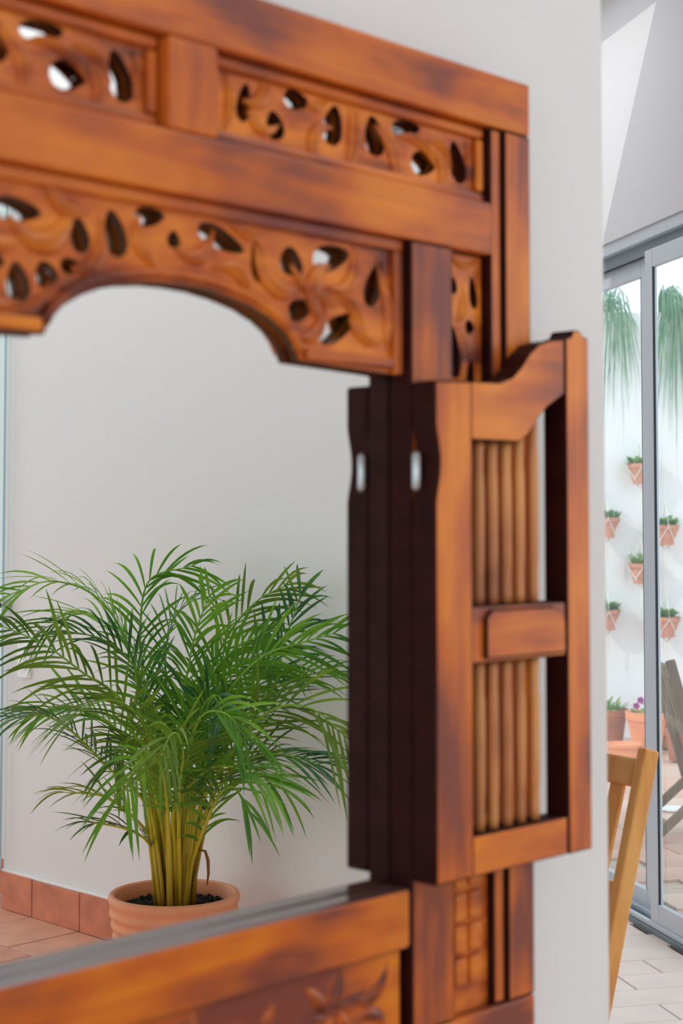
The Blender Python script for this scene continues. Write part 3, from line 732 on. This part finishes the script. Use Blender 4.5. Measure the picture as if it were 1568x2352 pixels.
# ------------------------------------------------------------------ folding chairs
def chair(name, loc, rz, sc, mat, label):
    r_ = empty(name, (0, 0, 0)); tag(r_, label, 'chair', 'folding garden chairs')
    def pt(nm, p, q, wd, dp, side=(1, 0, 0), bev=0.006):
        bm = bmesh.new(); beam(bm, p, q, wd, dp, side); return fin(nm, bm, mat, r_, bevel=bev, segs=2)
    for s_ in (-.21, .21):
        pt('long_leg', (s_, .085, 0), (s_, -.135, .80), .026, .044)
        pt('short_leg', (s_ * .86, -.22, 0), (s_ * .86, .25, .43), .024, .040)
    pt('top_rail', (-.197, -.130, .745), (.197, -.130, .745), .062, .020, (0, -.26, 1))
    pt('lower_rail', (-.197, -.062, .50), (.197, -.062, .50), .045, .020, (0, -.26, 1))
    for i in range(4):
        x_ = -.126 + .084 * i
        pt('back_slat', (x_, -.066, .522), (x_, -.124, .716), .040, .012, (1, 0, 0), .003)
    for i in range(5):
        pt('seat_slat', (-.18, .0 + .064 * i, .442), (.18, .0 + .064 * i, .442), .050, .016, (0, 1, 0), .003)
    pt('stretcher', (-.18, -.15, .07), (.18, -.15, .07), .030, .018, (0, 0, 1)); pt('stretcher', (-.197, .056, .11), (.197, .056, .11), .030, .018, (0, 0, 1))
    r_.location = loc; r_.rotation_euler = (0, 0, rz); r_.scale = (sc, sc, sc)
    return r_
chair('folding_chair', (2.789, 2.150, 0), math.radians(77.5), 1.0, M['teak'], 'golden teak folding chair indoors before the sliding door')
chair('folding_chair', (5.744, 3.621, 0), math.radians(-135.3), 0.92, M['grey_teak'], 'weathered grey-brown folding chair out on the patio paving')

# ------------------------------------------------------------------ patio
pf = box('patio_floor', 3.0, 13.0, -4.0, 10.0, -0.14, -0.013, M['patio_paver']); tag(pf, kind='structure')
bm = bmesh.new()
tp = [tile_mesh(0.396, 0.196) for _ in range(2)]
tp[0].materials.append(M['patio_paver']); tp[1].materials.append(M['patio_paver2'])
n = -0.4; k = 0
CF, CR = V(0.7114, 0.7028, 0), V(0.7028, -0.7114, 0)
cnt = 0
s = -2.6
while s < 3.2:
    n = -0.42 - (0.2 if k % 2 else 0)
    while n > -5.6:
        p = sl(s, n); t = p.dot(CF); lx = p.dot(CR) / t
        if 0.13 < lx < 0.26 and t < 9.4:
            lay(pf, tp[random.random() < 0.45], None, (p.x, p.y, random.uniform(-.002, 0)), ang); cnt += 1
        n -= 0.40
    s += 0.20; k += 1
WP = CF * 9.75
def pw(r_, z, d=0.0): return WP + CR * r_ - CF * d + V(0, 0, z)       # d = distance in front of the patio wall
wpat = empty('wall_patio', pw(2, 0)); tag(wpat, kind='structure')
slab('wall_section', lambda s_, n_, z_: pw(s_, z_, n_), 0.2, 5.5, -0.2, 0.0, -0.02, 2.62, M['patio_wall'], wpat)

def leaf_clump(bm, c, r_, h, n, L, wd, droop=0.4):
    for i in range(n):
        t = random.uniform(0, 2 * PI); rr = r_ * math.sqrt(random.random())
        p = c + V(rr * math.cos(t), rr * math.sin(t), random.uniform(0, h * .5))
        D = V(math.cos(t) * random.uniform(.2, 1), math.sin(t) * random.uniform(.2, 1), random.uniform(.3, 1.1)).normalized()
        W = D.cross(V(0, 0, 1)).normalized(); l_ = L * random.uniform(.6, 1.2); prev = None
        for k in range(4):
            s_ = k / 3; q = p + D * l_ * s_ + V(0, 0, -droop * l_ * s_ * s_); wv = wd * (0.5, 1, .8, .1)[k]
            cur = (bm.verts.new(q - W * wv / 2), bm.verts.new(q + W * wv / 2))
            if prev: bm.faces.new((prev[0], prev[1], cur[1], cur[0]))
            prev = cur
def simple_pot(par, c, r0, r1, h, mat, rim=0.012):
    bm = bmesh.new(); lathe(bm, [(0, 0), (r0, 0), (r1 - .006, h * .78), (r1 + rim * .4, h * .80), (r1 + rim * .5, h), (r1 - .012, h), (r1 - .018, h * .86), (0, h * .86)], c, 20)
    return fin('pot', bm, mat, par, smooth=False)
# wall pots hung in knotted cotton cord
HP = [(1.985, 1.17, 'upper round-bottomed terracotta hanging pot right of the grey door stile'), (1.985, 0.61, 'lower terracotta hanging pot right of the grey door stile'),
      (1.835, 1.545, 'upper terracotta hanging pot half hidden by the grey door stile'), (1.835, 0.935, 'lower terracotta hanging pot half hidden by the grey door stile'),
      (1.620, 1.215, 'upper terracotta hanging pot next to the end of mirror wall'), (1.620, 0.655, 'lower terracotta hanging pot next to the end of mirror wall')]
for r_, z, lab in HP:
    c = pw(r_, z, 0.11)
    hp = empty('hanging_pot', c); tag(hp, lab, 'hanging pot', 'terracotta pots hung on the patio wall')
    simple_pot(hp, c, 0.048, 0.078, 0.125, M['wall_pot'])
    bm = bmesh.new(); top = c + V(0, 0, 0.26)
    for k in range(4):
        t = PI / 4 + k * PI / 2
        e1 = V(math.cos(t), math.sin(t), 0)
        tube(bm, [top, c + e1 * .088 + V(0, 0, .115)], .003, 4)
        for dt in (-PI / 4, PI / 4):
            e2 = V(math.cos(t + dt), math.sin(t + dt), 0)
            tube(bm, [c + e1 * .088 + V(0, 0, .115), c + e2 * .062 + V(0, 0, .03), c + V(0, 0, -.03)], .0035, 4)
    tube(bm, [c + V(0, 0, -.025), c + V(0, 0, -.14)], [.007, .010], 5); tube(bm, [top, top + CF * .10 + V(0, 0, .03)], .003, 4)
    tag(fin('cord_net', bm, M['cord'], hp), 'white knotted cotton cord')
    bm = bmesh.new(); leaf_clump(bm, c + V(0, 0, .11), .060, .06, 60, .085, .034)
    tag(fin('foliage', bm, M['foliage'], hp, recalc=False), kind='stuff')
# long trailing plants rooted on the ledge behind the patio wall, spilling over its top
for r_, nn, lab in ((1.70, 44, 'trailing green plant spilling over patio wall left of the door stile'), (2.07, 85, 'dense trailing green plant spilling over patio wall at the right edge')):
    c = pw(r_, 2.66, -0.33)
    tr_ = empty('trailing_plant', c - V(0, 0, .2)); tag(tr_, lab, 'hanging plant', 'trailing plants on the patio wall')
    simple_pot(tr_, c - V(0, 0, .2), .07, .095, .17, M['pot'])
    bm = bmesh.new()
    for i in range(nn):
        sx = max(-.14, min(.14, random.gauss(0, .085))); ln = random.uniform(.25, 1.15) * random.uniform(.6, 1) * (1 - 1.2 * abs(sx)); hi = random.uniform(.0, .15)
        wdt = random.uniform(.005, .011); W = CR if random.random() < .75 else (CR + CF).normalized()
        ro = random.uniform(.36, .46); prev = None
        for k in range(9):
            s_ = k / 8
            q = c + CR * (sx * (.2 + .9 * s_) + random.gauss(0, .004)) - CF * ro * min(1, s_ * 2.2) + V(0, 0, hi * math.sin(min(1, s_ * 1.9) * PI) - ln * max(0, s_ - .3) ** 1.3 / .63)
            if (q - WP).dot(CF) > -.01 and q.z < 2.63: q -= CF * ((q - WP).dot(CF) + .01)
            wv = wdt * (0.6, 1, 1, 1, .9, .9, .8, .5, .1)[k]
            cur = (bm.verts.new(q - W * wv / 2), bm.verts.new(q + W * wv / 2))
            if prev: bm.faces.new((prev[0], prev[1], cur[1], cur[0]))
            prev = cur
    tag(fin('foliage', bm, M['droop'], tr_, recalc=False), kind='stuff')
wl2 = empty('wall_ledge', pw(1.9, 0, -0.33)); tag(wl2, kind='structure')
slab('wall_section', lambda s_, n_, z_: pw(s_, z_, n_), 0.2, 5.5, -0.6, -0.2, -0.02, 2.458, M['patio_wall'], wl2)
# pots standing along the foot of the patio wall
def ground_pot(name, r_, d, r0, r1, h, mat, lab, n, L, wd, fol=None, cat='potted plant'):
    c = pw(r_, 0, d); e_ = empty(name, c); tag(e_, lab, cat)
    simple_pot(e_, c, r0, r1, h, mat)
    if n:
        bm = bmesh.new(); leaf_clump(bm, c + V(0, 0, h * .86), r1 * .7, .06, n, L, wd)
        tag(fin('foliage', bm, fol or M['foliage'], e_, recalc=False), kind='stuff')
    return e_
ground_pot('potted_plant', 1.60, 0.30, .075, .105, .20, M['oldpot'], 'dark brown pot of green shoots by the wall end', 60, .12, .016)
ground_pot('potted_plant', 1.74, 0.72, .075, .115, .23, M['pot'], 'orange terracotta pot with low yellow-green plant behind chair', 40, .07, .025)
ground_pot('clay_saucer_pot', 1.56, 0.98, .085, .10, .085, M['pot'], 'low orange clay pot on patio floor behind teak chair', 0, 0, 0, cat='pot')
ground_pot('plant_pot', 1.855, 1.02, .05, .072, .165, M['oldpot'], 'small dark plum pot right of the grey door stile', 14, .05, .02)
ground_pot('stone_planter', 1.99, 0.50, .13, .155, .21, M['stonepot'], 'wide rough stone planter with rosette of green leaves', 70, .12, .045)
oc = pw(1.905, 0, 0.22)
orc = empty('flowering_plant', oc); tag(orc, 'slender plant with magenta flowers beside the patio wall', 'flower')
simple_pot(orc, oc, .045, .06, .08, M['oldpot'])
for dx, h in ((.0, .27), (.045, .21), (-.105, .24)):
    bm = bmesh.new(); tube(bm, [oc + V(0, 0, .06), oc + CR * dx * .4 + V(0, 0, .03 + h * .6), oc + CR * dx + V(0, 0, h)], .004, 5); st = fin('stem', bm, M['foliage'], orc)
    for k in range(3):
        bm = bmesh.new(); c = oc + CR * (dx + random.uniform(-.03, .03)) + V(0, 0, h - .035 * k)
        for j in range(5):
            a = j * 2 * PI / 5; e1 = CR * math.cos(a) + V(0, 0, math.sin(a)); e2 = e1.cross(CF)
            vs = [bm.verts.new(c + e1 * u_ * .024 + e2 * v_ * .011 - CF * w_) for u_, v_, w_ in ((0, 0, 0), (.6, 1, .008), (1, 0, .004), (.6, -1, .008))]
            bm.faces.new(vs)
        fin('flower', bm, M['magenta'], st, recalc=False)
bm = bmesh.new(); dc = V(6.164, 3.975, 0.0); lathe(bm, [(0, 0.001), (.062, .001), (.066, .006), (.060, .012), (0, .012)], dc, 28)
tag(fin('drain_cover', bm, M['plastic']), 'round white drain cover set on the patio paving', 'drain cover')
